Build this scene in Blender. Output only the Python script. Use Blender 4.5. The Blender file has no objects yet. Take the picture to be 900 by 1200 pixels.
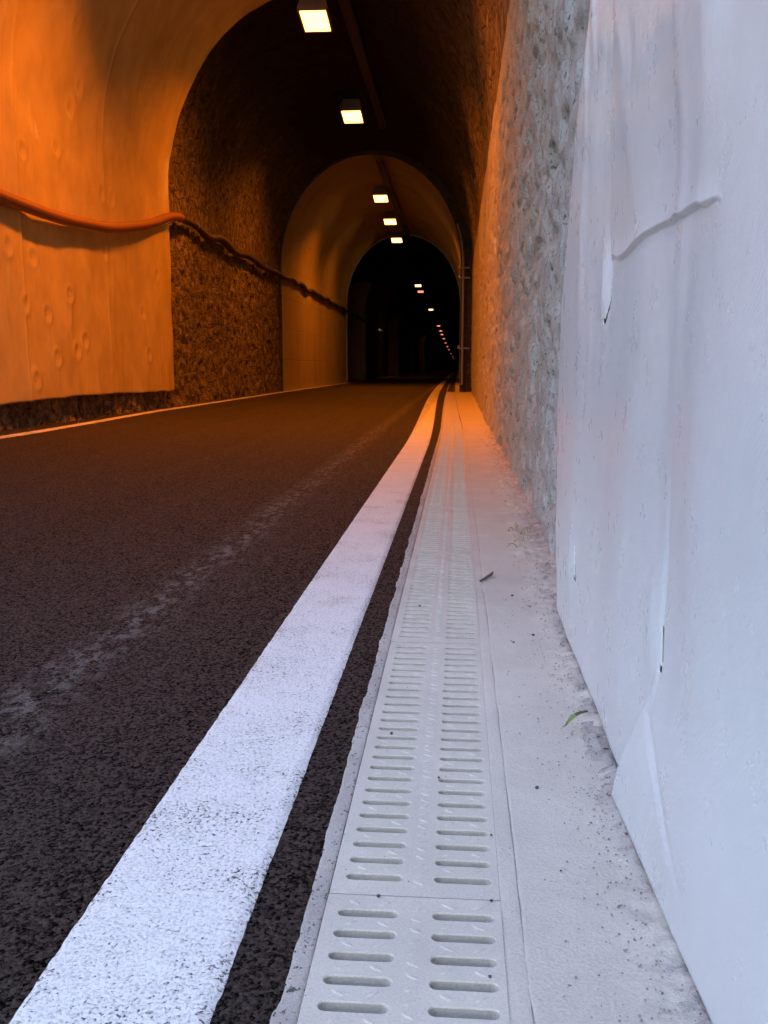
import bpy, bmesh, math, random
import numpy as np
from mathutils import Vector, Matrix
random.seed(7); rng = np.random.default_rng(7)
S = bpy.context.scene; C = S.collection
R = math.radians

# ------------------------------------------------------------------ helpers
def _hash(ix, iy, iz, seed):
    h = (ix*374761393 + iy*668265263 + iz*2147483647 + seed*1274126177) & 0xffffffff
    h = ((h ^ (h >> 13))*1274126177) & 0xffffffff
    h = ((h ^ (h >> 16))*2246822519) & 0xffffffff
    return ((h ^ (h >> 15)) & 0xffffff)/float(0xffffff)*2 - 1
def vnoise(x, y, z, seed=0):
    x, y, z = np.broadcast_arrays(np.asarray(x, float), np.asarray(y, float), np.asarray(z, float))
    x0 = np.floor(x).astype(np.int64); y0 = np.floor(y).astype(np.int64); z0 = np.floor(z).astype(np.int64)
    fx, fy, fz = x-x0, y-y0, z-z0
    f = lambda t: t*t*t*(t*(t*6-15)+10)
    u, v, w = f(fx), f(fy), f(fz)
    r = 0
    for dx, wx in ((0, 1-u), (1, u)):
        for dy, wy in ((0, 1-v), (1, v)):
            for dz, wz in ((0, 1-w), (1, w)):
                r = r + wx*wy*wz*_hash(x0+dx, y0+dy, z0+dz, seed)
    return r
def fbm(x, y, z, octv=4, seed=0, gain=.5):
    r = 0; a = 1.
    for k in range(octv):
        r = r + a*vnoise(np.asarray(x)*2**k+k*3.7, np.asarray(y)*2**k+k*7.1, np.asarray(z)*2**k, seed+k); a *= gain
    return r
def sstep(a, b, t):
    t = np.clip((t-a)/(b-a), 0, 1); return t*t*(3-2*t)
def spl(xs, ys, t):                       # cosine-eased interpolation
    xs = np.array(xs, float); ys = np.array(ys, float); t = np.clip(t, xs[0], xs[-1])
    i = np.clip(np.searchsorted(xs, t)-1, 0, len(xs)-2); u = (t-xs[i])/(xs[i+1]-xs[i]); u = u*u*(3-2*u)
    return ys[i]*(1-u)+ys[i+1]*u

def link(name, me, m, parent=None, smooth=True):
    if m: me.materials.append(m)
    if smooth: me.polygons.foreach_set('use_smooth', [True]*len(me.polygons))
    me.update()
    o = bpy.data.objects.new(name, me); C.objects.link(o)
    if parent: o.parent = parent
    return o
def tag(o, label=None, cat=None, group=None, kind=None):
    if label: o['label'] = label
    if cat: o['category'] = cat
    if group: o['group'] = group
    if kind: o['kind'] = kind
    return o
def empty(name, loc=(0, 0, 0), **k):
    o = bpy.data.objects.new(name, None); C.objects.link(o); o.location = loc; o.empty_display_size = .1
    return tag(o, **k)
def grid(name, P, m, parent=None, smooth=True, flip=False, drop=None):
    """P: array (nu, nv, 3); drop: bool array of faces (nu-1, nv-1) to leave out"""
    nu, nv = P.shape[:2]
    i, j = np.meshgrid(np.arange(nu-1), np.arange(nv-1), indexing='ij')
    a = i*nv+j; q = np.stack([a, a+nv, a+nv+1, a+1], -1)
    if flip: q = q[..., ::-1]
    q = q.reshape(-1, 4)
    if drop is not None: q = q[~drop.reshape(-1)]
    me = bpy.data.meshes.new(name)
    me.vertices.add(nu*nv); me.vertices.foreach_set('co', P.reshape(-1).astype(np.float32))
    n = len(q); me.loops.add(n*4); me.loops.foreach_set('vertex_index', q.reshape(-1).astype(np.int32))
    me.polygons.add(n); me.polygons.foreach_set('loop_start', np.arange(0, n*4, 4, dtype=np.int32))
    me.update(calc_edges=True); me.validate()
    return link(name, me, m, parent, smooth)
def from_bm(name, bm, m, parent=None, smooth=False):
    me = bpy.data.meshes.new(name); bm.normal_update(); bm.to_mesh(me); bm.free()
    return link(name, me, m, parent, smooth)
def bx(bm, c, s, rot=None, bevel=0):
    r = bmesh.ops.create_cube(bm, size=1); vs = r['verts']
    for v in vs:
        v.co = Vector((v.co.x*s[0], v.co.y*s[1], v.co.z*s[2]))
        if rot: v.co = rot @ v.co
        v.co += Vector(c)
    if bevel:
        es = {e for v in vs for e in v.link_edges}
        bmesh.ops.bevel(bm, geom=list(es), offset=bevel, segments=2, profile=.5, affect='EDGES')
def tube(pts, rad, n=12, ring=None):
    """returns P grid for a tube swept through pts (array n,3); rad scalar or array"""
    pts = np.array(pts, float); T = np.gradient(pts, axis=0); T /= np.linalg.norm(T, axis=1)[:, None]
    up = np.array([0, 0, 1.]); rad = np.broadcast_to(rad, (len(pts),))
    P = np.zeros((len(pts), n+1, 3))
    for i, (p, t) in enumerate(zip(pts, T)):
        u_ = up if abs(t[2]) < .9 else np.array([1., 0, 0])
        a = np.cross(t, u_); a /= np.linalg.norm(a); b = np.cross(a, t)
        for k in range(n+1):
            w = 2*math.pi*(k % n)/n
            P[i, k] = p+rad[i]*(math.cos(w)*a+math.sin(w)*b)
    return P

# ------------------------------------------------------------------ materials
class NT:
    def __init__(s, name):
        s.m = bpy.data.materials.new(name); s.m.use_nodes = True; s.t = s.m.node_tree
        s.t.nodes.clear(); s.out = s.n('ShaderNodeOutputMaterial'); s.p = s.n('ShaderNodeBsdfPrincipled')
        s.l(s.p.outputs[0], s.out.inputs['Surface']); s.co = s.n('ShaderNodeTexCoord').outputs['Object']
    def n(s, t, **k):
        x = s.t.nodes.new(t)
        for a, b in k.items(): setattr(x, a, b)
        return x
    def l(s, a, b): s.t.links.new(a, b)
    def map(s, scale=(1, 1, 1), loc=(0, 0, 0)):
        x = s.n('ShaderNodeMapping'); s.l(s.co, x.inputs[0]); x.inputs['Scale'].default_value = scale; x.inputs['Location'].default_value = loc
        return x.outputs[0]
    def noise(s, scale, detail=4, rough=.55, vec=None, dist=0):
        x = s.n('ShaderNodeTexNoise'); s.l(vec or s.co, x.inputs['Vector'])
        x.inputs['Scale'].default_value = scale; x.inputs['Detail'].default_value = detail; x.inputs['Roughness'].default_value = rough; x.inputs['Distortion'].default_value = dist
        return x.outputs['Fac']
    def vor(s, scale, vec=None, feat='F1'):
        x = s.n('ShaderNodeTexVoronoi', feature=feat); s.l(vec or s.co, x.inputs['Vector']); x.inputs['Scale'].default_value = scale
        return x
    def ramp(s, f, *st, interp='LINEAR'):
        x = s.n('ShaderNodeValToRGB'); s.l(f, x.inputs[0]); r = x.color_ramp; r.interpolation = interp
        while len(r.elements) < len(st): r.elements.new(.5)
        for e, (p, c) in zip(r.elements, st):
            e.position = p; e.color = (c, c, c, 1) if not hasattr(c, '__len__') else (*c, 1)
        return x.outputs[0]
    def mix(s, f, a, b, mode='MIX'):
        x = s.n('ShaderNodeMix', data_type='RGBA', blend_type=mode)
        for v, k in ((f, 0), (a, 6), (b, 7)):
            if hasattr(v, 'is_output') or hasattr(v, 'links'): s.l(v, x.inputs[k])
            elif k == 0: x.inputs[k].default_value = v
            else: x.inputs[k].default_value = (*v, 1)
        return x.outputs[2]
    def math(s, op, a, b=0., c=None):
        x = s.n('ShaderNodeMath', operation=op)
        for v, k in ((a, 0), (b, 1), (c, 2)):
            if v is None: continue
            if isinstance(v, (int, float)): x.inputs[k].default_value = v
            else: s.l(v, x.inputs[k])
        return x.outputs[0]
    def sep(s):
        x = s.n('ShaderNodeSeparateXYZ'); s.l(s.co, x.inputs[0]); return x.outputs
    def bump(s, h, dist, strength=1., prev=None):
        x = s.n('ShaderNodeBump'); s.l(h, x.inputs['Height']); x.inputs['Distance'].default_value = dist; x.inputs['Strength'].default_value = strength
        if prev: s.l(prev, x.inputs['Normal'])
        return x.outputs[0]
    def fin(s, col=None, rough=.8, nrm=None, spec=.5, metal=0):
        if col is not None:
            if hasattr(col, 'links'): s.l(col, s.p.inputs['Base Color'])
            else: s.p.inputs['Base Color'].default_value = (*col, 1)
        if hasattr(rough, 'links'): s.l(rough, s.p.inputs['Roughness'])
        else: s.p.inputs['Roughness'].default_value = rough
        
        if hasattr(spec, 'links'): s.l(spec, s.p.inputs['Specular IOR Level'])
        else: s.p.inputs['Specular IOR Level'].default_value = spec
        s.p.inputs['Metallic'].default_value = metal
        if nrm: s.l(nrm, s.p.inputs['Normal'])
        return s.m

def m_rough_wall():
    t = NT('rough_sprayed_concrete')
    f = t.noise(105, 5, .75); c = t.noise(3.1, 5, .6); v = t.vor(30).outputs['Distance']
    pit = t.ramp(t.noise(52, 4, .7), (.34, 0.), (.41, 1.)); hol = t.ramp(t.noise(9, 7, .78), (.31, 0.), (.37, 1.))
    col = t.mix(c, (.42, .43, .43), (.64, .65, .65))
    col = t.mix(t.ramp(f, (.35, 0.), (.65, 1.)), t.mix(.50, col, (.12, .12, .12)), col)
    col = t.mix(pit, (.09, .085, .08), col); col = t.mix(hol, (.13, .125, .12), col); col = t.mix(t.ramp(t.noise(1.1, 4, .6), (.45, 0.), (.7, .35)), col, (.26, .245, .23))
    h = t.math('ADD', t.math('MULTIPLY', f, .6), t.math('MULTIPLY', pit, .6))
    h = t.math('ADD', h, t.math('MULTIPLY', v, .4)); h = t.math('ADD', h, t.math('MULTIPLY', hol, .9))
    return t.fin(col, .92, t.bump(h, .010, 1.), spec=.25)
def m_stone():
    t = NT('rough_hacked_stone')
    v = t.vor(4.5, t.map((1, 1, 1.25))); e = t.vor(4.5, t.map((1, 1, 1.25)), 'DISTANCE_TO_EDGE').outputs['Distance']
    f = t.noise(6.5, 7, .72, dist=.6); big = t.noise(.9, 4, .6)
    col = t.mix(t.ramp(f, (.38, 0.), (.62, 1.)), (.035, .028, .022), (.32, .27, .21))
    col = t.mix(t.ramp(big, (.35, .0), (.7, .55)), col, (.10, .09, .08))
    zz = t.sep()[2]; crown_dk = t.ramp(t.math('ADD', t.math('MULTIPLY', zz, .125), t.math('MULTIPLY', big, .12)), (.56, 0.), (.86, 1.)); col = t.mix(crown_dk, col, (.020, .014, .011))  # stone colour darkens with height towards the crown
    h = t.math('ADD', f, t.math('MULTIPLY', t.ramp(e, (.0, 0.), (.09, 1.)), .5))
    return t.fin(col, .95, t.bump(h, .055, 1.), spec=.2)
def m_cast():
    t = NT('cast_lining_concrete')
    big = t.noise(.7, 5, .6); f = t.noise(14, 5, .65); st = t.noise(1., 4, .6, t.map((1., 1.3, .3)))
    col = t.mix(big, (.24, .21, .17), (.40, .36, .30)); col = t.mix(t.ramp(st, (.45, 0.), (.75, .3)), col, (.50, .47, .42))
    col = t.mix(t.ramp(st, (.28, .5), (.40, 0.)), col, (.11, .10, .09))
    x = t.sep(); w = t.math('FRACT', t.math('MULTIPLY', x[2], 1/.9)); ln = t.ramp(w, (.0, 0.), (.02, 1.), (.98, 1.), (1., 0.))
    w2 = t.math('FRACT', t.math('MULTIPLY', x[1], 1/2.9)); ln2 = t.ramp(w2, (.0, 0.), (.01, 1.), (.99, 1.), (1., 0.))
    h = t.math('ADD', t.math('MULTIPLY', t.math('MULTIPLY', ln, ln2), .8), f)
    return t.fin(col, .85, t.bump(h, .02, .6), spec=.3)
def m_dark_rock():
    t = NT('dark_rock'); f = t.noise(3, 6, .65)  # dark rock tone, varied by noise alone
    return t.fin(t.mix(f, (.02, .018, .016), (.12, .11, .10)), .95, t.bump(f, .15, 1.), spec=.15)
def m_membrane(name, base, lo, rough, weave, streak=.45, nb=.35):
    t = NT(name)
    c = t.noise(2.2, 4, .55, t.map((1, 1, .8))); d = t.noise(16, 5, .6)
    col = t.mix(t.ramp(c, (.35, 0.), (.68, 1.)), lo, base)
    sp = t.ramp(t.noise(160, 2, .5), (.24, .0), (.30, 1.))
    col = t.mix(t.ramp(t.noise(1.7, 3, .5, t.map((1, 3.5, .25), (2, 5, 1))), (.50, 0.), (.75, streak)), col, tuple(x*.8 for x in lo))
    wv = t.n('ShaderNodeTexWave', wave_type='BANDS', bands_direction='DIAGONAL'); t.l(t.co, wv.inputs[0])
    wv.inputs['Scale'].default_value = weave; wv.inputs['Distortion'].default_value = 5; wv.inputs['Detail'].default_value = 2; wv.inputs['Detail Scale'].default_value = 1.5
    h = t.math('ADD', t.math('MULTIPLY', wv.outputs['Fac'], .35), t.math('MULTIPLY', t.noise(weave*2.5, 2, .5), .6))
    n1 = t.bump(h, .0010, nb); n2 = t.bump(t.noise(9, 3, .5, t.map((1, 1, .5))), .004, .6, n1)
    rg = t.math('ADD', t.math('MULTIPLY', d, .22), rough-.09)
    return t.fin(col, rg, n2, spec=.5)
def m_asphalt():
    t = NT('asphalt')
    x = t.sep(); v = t.vor(170).outputs['Distance']; vc = t.vor(170).outputs['Color']
    g = t.noise(235, 3, .8); big = t.noise(.8, 4, .6)
    lanes = t.noise(1.0, 5, .65, t.map((3.2, .05, 1))); lan2 = t.noise(1.0, 3, .6, t.map((26, .22, 1)))
    bw = t.n('ShaderNodeRGBToBW'); t.l(vc, bw.inputs[0])
    gc = t.ramp(t.math('ADD', t.math('MULTIPLY', g, .7), t.math('MULTIPLY', bw.outputs[0], .3)), (.40, 0.), (.62, 1.)); col = t.mix(gc, (.003, .003, .003), (.060, .047, .044))
    col = t.mix(t.ramp(lanes, (.45, 0.), (.75, .5)), col, (.055, .046, .043))
    col = t.mix(t.ramp(lan2, (.50, 0.), (.80, .35)), col, (.055, .047, .044))
    # dusty scuff trail left by tyres, worn in patches
    def band(cx, w, th, amt, colr):
        d = t.math('ABSOLUTE', t.math('ADD', x[0], -cx)); wob = t.math('MULTIPLY', t.math('SUBTRACT', t.noise(1.2, 3), .5), .12)
        d = t.math('ABSOLUTE', t.math('ADD', t.math('ADD', x[0], -cx), wob))
        g_ = t.ramp(t.math('DIVIDE', d, w), (0., 1.), (1., 0.))
        nn = t.ramp(t.noise(30, 5, .8, t.map((1, .5, 1))), (th, 0.), (th+.1, 1.))
        return t.math('MULTIPLY', t.math('MULTIPLY', g_, nn), amt)
    col = t.mix(band(-.90, .12, .49, .85, None), col, (.22, .20, .19))
    col = t.mix(band(-1.10, .55, .56, .35, None), col, (.10, .09, .085))
    col = t.mix(band(-.68, .10, .56, .40, None), col, (.10, .09, .085))
    h = t.math('ADD', t.math('MULTIPLY', t.ramp(v, (.0, 1.), (.75, 0.)), .5), t.math('MULTIPLY', g, 1.3))
    return t.fin(col, t.ramp(g, (.3, .42), (.7, .75)), t.bump(h, .008, 1.), spec=t.ramp(t.math('ADD', t.math('MULTIPLY', g, .7), t.math('MULTIPLY', bw.outputs[0], .3)), (.42, .0), (.66, .5)))
def m_paint():
    t = NT('road_paint')
    v = t.vor(150).outputs['Distance']; g = t.noise(170, 4, .75); big = t.noise(6, 3, .6)
    k = t.math('ADD', g, t.math('MULTIPLY', t.math('SUBTRACT', big, .5), .28))
    x = t.sep()
    rag = t.ramp(t.math('ABSOLUTE', t.math('ADD', x[0], .372)), (.09, 0.), (.118, .07))
    k = t.math('SUBTRACT', k, rag)
    pit = t.ramp(k, (.355, 0.), (.405, 1.))
    wear = t.ramp(t.noise(190, 3, .7), (.36, .0), (.52, 1.))
    col = t.mix(pit, (.05, .05, .06), t.mix(wear, (.50, .52, .54), (.76, .77, .77)))
    h = t.math('ADD', t.math('MULTIPLY', t.ramp(v, (.0, 1.), (.75, 0.)), .15), t.math('MULTIPLY', pit, .7)); h = t.math('ADD', h, t.math('MULTIPLY', g, .8))
    return t.fin(col, .6, t.bump(h, .004, .8), spec=.4)
def m_conc(name, a, b, pitc, bumpd=.004, pth=.30, sc=60):
    t = NT(name)
    big = t.noise(4, 5, .6); f = t.noise(sc, 5, .65); fine = t.noise(sc*4, 3, .6)
    col = t.mix(t.ramp(big, (.3, 0.), (.7, 1.)), a, b)
    col = t.mix(t.ramp(fine, (.35, .28), (.6, 0.)), col, tuple(x*.55 for x in a))
    pit = t.ramp(f, (pth-.03, 0.), (pth+.02, 1.)); col = t.mix(pit, pitc, col)
    h = t.math('ADD', t.math('ADD', t.math('MULTIPLY', f, .5), t.math('MULTIPLY', fine, .35)), t.math('MULTIPLY', pit, .5))
    return t.fin(col, .88, t.bump(h, bumpd, .8), spec=.3)
def m_plain(name, col, rough=.5, metal=0., nz=0., spec=.5):
    t = NT(name); f = t.noise(35, 4, .6)
    c = t.mix(f, tuple(x*.75 for x in col), tuple(min(1, x*1.2) for x in col))
    return t.fin(c, rough, t.bump(f, .002, .4), metal=metal, spec=spec)
def m_emit(name, col, s):
    t = NT(name); t.p.inputs['Base Color'].default_value = (.8, .7, .5, 1)
    t.p.inputs['Emission Color'].default_value = (*col, 1); t.p.inputs['Emission Strength'].default_value = s
    return t.m

ROUGH = m_rough_wall(); STONE = m_stone(); VAULT = m_dark_rock(); CAST = m_cast(); ROCK = m_dark_rock()
MEMR = m_membrane('pale_membrane', (.61, .645, .66), (.55, .56, .585), .28, 60, .12)
MEML = m_membrane('cream_membrane', (.62, .50, .22), (.50, .40, .18), .20, 30, .06, .08)
ASPH = m_asphalt(); PAINT = m_paint()
PAVE = m_conc('pavement_concrete', (.48, .45, .40), (.585, .55, .49), (.18, .165, .15), .004, .30, 55)
BERM = m_conc('gritty_concrete', (.35, .325, .305), (.50, .465, .435), (.10, .095, .09), .006, .37, 75)
GRATE = m_conc('grating_concrete', (.48, .45, .40), (.585, .55, .49), (.24, .22, .20), .0015, .24, 70)
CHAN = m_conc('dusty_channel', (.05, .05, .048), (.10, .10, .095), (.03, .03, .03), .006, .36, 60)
PIPE = m_plain('orange_plastic', (.24, .095, .035), .5); PIPE_DARK = m_plain('dark_pipe', (.030, .022, .018), .6)
STEEL = m_plain('dull_steel', (.30, .29, .28), .45, .6)
HOUS = m_plain('lamp_metal', (.26, .22, .17), .5, .2)
BLACK = m_plain('black_metal', (.02, .02, .02), .7)
LENS = m_emit('sodium_lens', (1, .40, .055), 1.2); LENSR = m_emit('dim_sodium_lens', (1, .25, .14), .16)
LENSW = m_emit('far_lens', (1, .52, .22), .35)
RED = m_plain('grey_conduit', (.34, .30, .27), .5)
DIRT = m_plain('dark_grit', (.07, .065, .06), .95)
PEBB = m_plain('pebble_stone', (.24, .225, .21), .9)
def m_veg(name, c):
    t = NT(name); f = t.noise(60, 3); t.p.inputs['Subsurface Weight'].default_value = 0
    return t.fin(t.mix(f, tuple(x*.7 for x in c), c), .55)
LEAF = m_veg('leaf_green', (.22, .30, .07)); LEAFB = m_veg('leaf_brown', (.10, .085, .03)); WEED = m_veg('weed_dry', (.36, .34, .16)); TWIG = m_veg('twig_grey', (.14, .13, .12))
HILL = m_conc('hill_soil', (.07, .07, .055), (.12, .12, .10), (.04, .04, .03), .1, .3, 2)

# ------------------------------------------------------------------ tunnel profiles
RB = dict(c=-2.38, a=2.74, s=3.5, b=3.50)      # rough bore
CB = dict(c=-2.49, a=2.56, s=3.5, b=3.02)      # cast ring
DB = dict(c=-2.95, a=3.02, s=3.5, b=3.60)      # unlined bore
MB_ = dict(c=-2.35, a=2.66, s=3.5, b=3.36)     # membrane on the left half
def prof(p, t):
    """t in [-1,0): left wall bottom..spring, [0,1] arch left..right, (1,2] right wall down"""
    t = np.asarray(t, float); z0 = -.3
    th = np.pi*(1-np.clip(t, 0, 1))
    x = p['c']+p['a']*np.cos(th); z = p['s']+p['b']*np.sin(th)
    z = np.where(t < 0, z0+(p['s']-z0)*(t+1), z); z = np.where(t > 1, p['s']-(p['s']-z0)*(t-1), z)
    nx = np.where(t < 0, 1., np.where(t > 1, -1., -np.cos(th))); nz = np.where((t < 0) | (t > 1), 0., -np.sin(th))
    return x, z, nx, nz
def shell(name, p, ts, ys, m, parent, amp=0, fr=1, octv=4, seed=1, gain=.5, extra=None):
    T, Y = np.meshgrid(ts, ys, indexing='ij')
    x, z, nx, nz = prof(p, T)
    if p is RB: z = np.where(z > 3.5, 3.5+(z-3.5)*(1-.115*sstep(22.9, 27., Y)), z)
    d = amp*fbm(x*fr, Y*fr, z*fr, octv, seed, gain) if amp else 0*x
    if extra is not None: d = d+extra(x, Y, z)
    d = d*(.04+.96*sstep(0, .07, np.minimum(abs(T), abs(T-1))))
    P = np.stack([x+nx*d, Y, z+nz*d], -1)
    return grid(name, P, m, parent, flip=True)
geo = lambda a, b, r: np.append(a*np.exp(np.arange(0, math.log(b/a), r)), b)

# 1 rough bore -------------------------------------------------
t_rb = tag(empty('tunnel_bore', (-2.38, 5, 0)), 'rough rock and sprayed concrete tunnel bore nearest the camera, up to the cast concrete ring', 'tunnel')
def put(o, root):
    o.parent = root; o.matrix_parent_inverse = Matrix.Translation(-Vector(root.location)); return o
ysR = np.concatenate([np.arange(-14, 2.2, .12), geo(2.2, 27.05, .0046)])
tsR = 2-np.append(np.arange(0, .88, .0034), np.linspace(.88, 1, 14))      # right wall, top part coarse
def pits(x, Y, z):
    n = vnoise(x*14, Y*11, z*14, 91); q = vnoise(x*5, Y*3.2, z*4, 95)
    return .012*np.minimum(0, (-.45-n))*-1*-1*2 + -.03*sstep(.55, .8, q) + .02*fbm(x*.8, Y*.8, z*.8, 2, 44)
tag(put(shell('right_wall', RB, tsR, ysR, ROUGH, None, .0030, 80, 2, 5, .6, pits), t_rb), 'grey pitted sprayed concrete side wall')
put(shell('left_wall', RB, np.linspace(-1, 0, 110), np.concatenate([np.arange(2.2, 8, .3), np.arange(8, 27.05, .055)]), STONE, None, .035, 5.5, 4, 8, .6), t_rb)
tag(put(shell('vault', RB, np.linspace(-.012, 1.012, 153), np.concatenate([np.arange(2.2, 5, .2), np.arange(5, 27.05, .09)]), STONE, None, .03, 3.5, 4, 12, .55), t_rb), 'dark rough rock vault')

# 2 cast ring --------------------------------------------------
t_cb = tag(empty('tunnel_lining', (-2.49, 27, 0)), 'smooth cast concrete lining ring lit orange, beyond the rough stretch', 'tunnel lining')
ysC = np.arange(26.98, 43.01, .2)
cw = lambda x, Y, z: .015*fbm(x*.6, Y*.6, z*.6, 3, 21)
put(shell('left_wall', CB, np.linspace(-1, 0, 40), ysC, CAST, None, 0, extra=cw), t_cb)
put(shell('right_wall', CB, np.linspace(1, 2, 40), ysC, CAST, None, 0, extra=cw), t_cb)
put(shell('vault', CB, np.linspace(0, 1, 70), ysC, CAST, None, 0, extra=cw), t_cb)
def collar(name, y, pin, m, root, grow=1.2):
    ts = np.linspace(-1, 2, 200); x, z, nx, nz = prof(pin, ts); P = np.zeros((3, 200, 3))
    for k, g in enumerate((-.03, .04, grow)):
        P[k, :, 0] = x-nx*g; P[k, :, 1] = y; P[k, :, 2] = z-nz*g
    return put(grid(name, P, m, None, smooth=False), root)
collar('end_face', 26.99, CB, VAULT, t_cb)

# 3 unlined far bore -------------------------------------------
t_db = tag(empty('tunnel_bore', (-2.95, 43, 0)), 'dark unlit far bore of the tunnel beyond the lit concrete ring', 'tunnel')
ysD = geo(43.0, 730, .02)
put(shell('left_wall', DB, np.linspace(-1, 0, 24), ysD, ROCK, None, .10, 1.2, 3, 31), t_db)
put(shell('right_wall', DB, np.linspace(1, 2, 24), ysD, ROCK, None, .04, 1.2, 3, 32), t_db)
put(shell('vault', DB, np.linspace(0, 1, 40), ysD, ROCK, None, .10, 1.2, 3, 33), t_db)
Pe = np.zeros((2, 2, 3)); Pe[0, :, 0] = -8; Pe[1, :, 0] = 3; Pe[:, 0, 2] = -1; Pe[:, 1, 2] = 9; Pe[..., 1] = 729
put(grid('end_face', Pe, ROCK), t_db)
Pe2 = collar('rear_face', 42.99, CB, CAST, t_cb, 2.0)
# pilasters against the dark left wall
for k, (y0, y1) in enumerate(((51.5, 60), (80, 89), (109, 121), (137, 151), (168, 186), (215, 240))):
    n = ['nearest of the concrete pilasters', 'second concrete pilaster from the lit ring', 'third concrete pilaster from the lit ring', 'fourth concrete pilaster from the lit ring', 'fifth concrete pilaster from the lit ring', 'farthest of the concrete pilasters'][k]
    h = 5.2; zs = np.concatenate([np.linspace(-.1, 3.5, 8), np.linspace(3.7, h, 7)])
    bm = bmesh.new(); ring = []
    for z in zs:
        q = 0 if z < 3.5 else CB['a']*(1-math.sqrt(max(0, 1-((z-3.5)/3.02)**2)))
        xf = -5.02+q; xb = -6.4
        ring.append([bm.verts.new((a, b, z)) for a, b in ((xb, y0), (xf-.06, y0), (xf, y0+.06), (xf, y1-.06), (xf-.06, y1), (xb, y1))])
    for a, b in zip(ring[:-1], ring[1:]):
        for i in range(6): bm.faces.new((a[i], a[(i+1) % 6], b[(i+1) % 6], b[i]))
    bm.faces.new(ring[-1]); bmesh.ops.recalc_face_normals(bm, faces=bm.faces)
    tag(from_bm('pilaster', bm, CAST), n+', on the left wall of the dark bore', 'pilaster', 'concrete pilasters in the dark bore')

# ------------------------------------------------------------------ left membrane
def mem_left(x, Y, z): return None
bot = lambda y: .31+.03*np.sin(y*1.1)*.4+.012*vnoise(y*3, 0, 0, 3)+.02*(y < 0)
ysM = np.arange(4.0, 16.45, .028)
tM = np.concatenate([np.linspace(-1, 0, 130), np.linspace(0, .53, 90)[1:]])
T, Y = np.meshgrid(tM, ysM, indexing='ij')
x, z, nx, nz = prof(MB_, T)
zb = bot(Y); z = np.where(T < 0, zb+(3.5-zb)*(T+1), z)
s = np.where(T < 0, z, 3.5+T*np.pi*3.0)        # length up the sheet
d = .024*fbm(Y*.7, s*.45, 3, 3, 61)+.007*fbm(Y*2.6, s*2.0, 9, 3, 62)
Y2 = Y+.0
fix = []
for (px_, pz_) in ((10.35, 2.02), (11.05, 1.98), (12.05, 1.62), (10.75, 1.42), (11.35, 1.34), (11.55, .82), (10.9, .55), (12.5, 1.05), (14.9, 1.55), (13.35, 2.3), (12.2, .9), (10.9, 3.15), (11.9, 3.4), (13.3, 3.1), (13.75, 3.1), (12.3, 3.9), (12.55, 4.2), (10.5, 4.6), (12.1, 4.8), (15.1, .9), (15.6, 2.2), (14.3, 3.9), (9.4, 2.4), (9.2, 1.2), (15.0, 4.4)):
    r = np.hypot((Y-px_), (s-pz_)); fix.append((px_, pz_))
    d = d-.015*np.exp(-(r/.05)**2)+.009*np.exp(-((r-.12)/.035)**2)
    ang = rng.uniform(-.4, .4); u = (Y-px_)*math.cos(ang)+(s-pz_+.25)*math.sin(ang)*.3
    d = d+.008*np.exp(-(u/.035)**2)*np.exp(-((s-pz_+.28)/.22)**2)*rng.uniform(.3, 1)
for y0, dr in ((10.72, .01), (13.42, .01), (7.9, .01), (5.2, .01)):      # lap seams
    u = Y-(y0+.03*np.sin(s*.9)+.012*np.sin(s*4)); d = d+.016*sstep(.012, -.012, u)*np.exp(-np.clip(-u, 0, 1)/.35)+.010*np.exp(-((u+.03)/.02)**2)
for q in range(30):                                # soft scallops near the lower edge and random folds
    y0 = rng.uniform(8.5, 16.2); s0 = rng.uniform(.3, 5.5); L = rng.uniform(.15, .5); an = rng.normal(0, .35)
    u = (Y-y0)+(s-s0)*math.tan(an)*.4; d = d+rng.uniform(.004, .012)*np.exp(-(u/.03)**2)*np.exp(-((s-s0)/L)**2)
d = d+.012*np.sin(Y*5.2+1.5*np.sin(Y*1.3))*np.exp(-(s-.3)/.35)
d = np.maximum(d, -.07)
e = sstep(16.25, 16.45, Y); d = d+.01*e*vnoise(0, s*2.5, 0, 9)
ye = Y+e*.03*vnoise(0, s*1.7, 1, 11)
sm = grid('membrane_sheet', np.stack([x+nx*d, ye, z+nz*d], -1), MEML, flip=True)
tag(sm, 'large waterproofing sheet lit orange covering the left wall and vault under the sagging pipe', 'membrane', 'waterproofing sheets')
md = sm.modifiers.new('t', 'SOLIDIFY'); md.thickness = .004; md.offset = -1

# fixing discs as parts
bmd = bmesh.new()
bmesh.ops.create_circle(bmd, cap_ends=True, segments=16, radius=.028)
bmesh.ops.translate(bmd, verts=bmd.verts, vec=(0, 0, .004)); med = bpy.data.meshes.new('fixing_disc'); r_ = bmesh.ops.extrude_face_region(bmd, geom=bmd.faces[:]); bmesh.ops.translate(bmd, verts=[v for v in r_['geom'] if isinstance(v, bmesh.types.BMVert)], vec=(0, 0, -.01))
bmesh.ops.recalc_face_normals(bmd, faces=bmd.faces); bmd.to_mesh(med); bmd.free(); med.materials.append(MEML)
for (py, ps) in fix:
    tt = (ps-3.5)/(np.pi*3.0) if ps > 3.5 else -1+(ps-.31)/3.19
    i = int(np.argmin(abs(tM-tt))); j = int(np.argmin(abs(ysM-py)))
    X_, Z_, NX, NZ = x[i, j]+nx[i, j]*d[i, j], z[i, j]+nz[i, j]*d[i, j], nx[i, j], nz[i, j]
    o = bpy.data.objects.new('fixing_disc', med); C.objects.link(o); o.parent = sm
    o.matrix_local = Matrix.Translation((X_+NX*.003, py, Z_+NZ*.003)) @ Vector((NX, 0, NZ)).to_track_quat('Z', 'Y').to_matrix().to_4x4()

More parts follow.
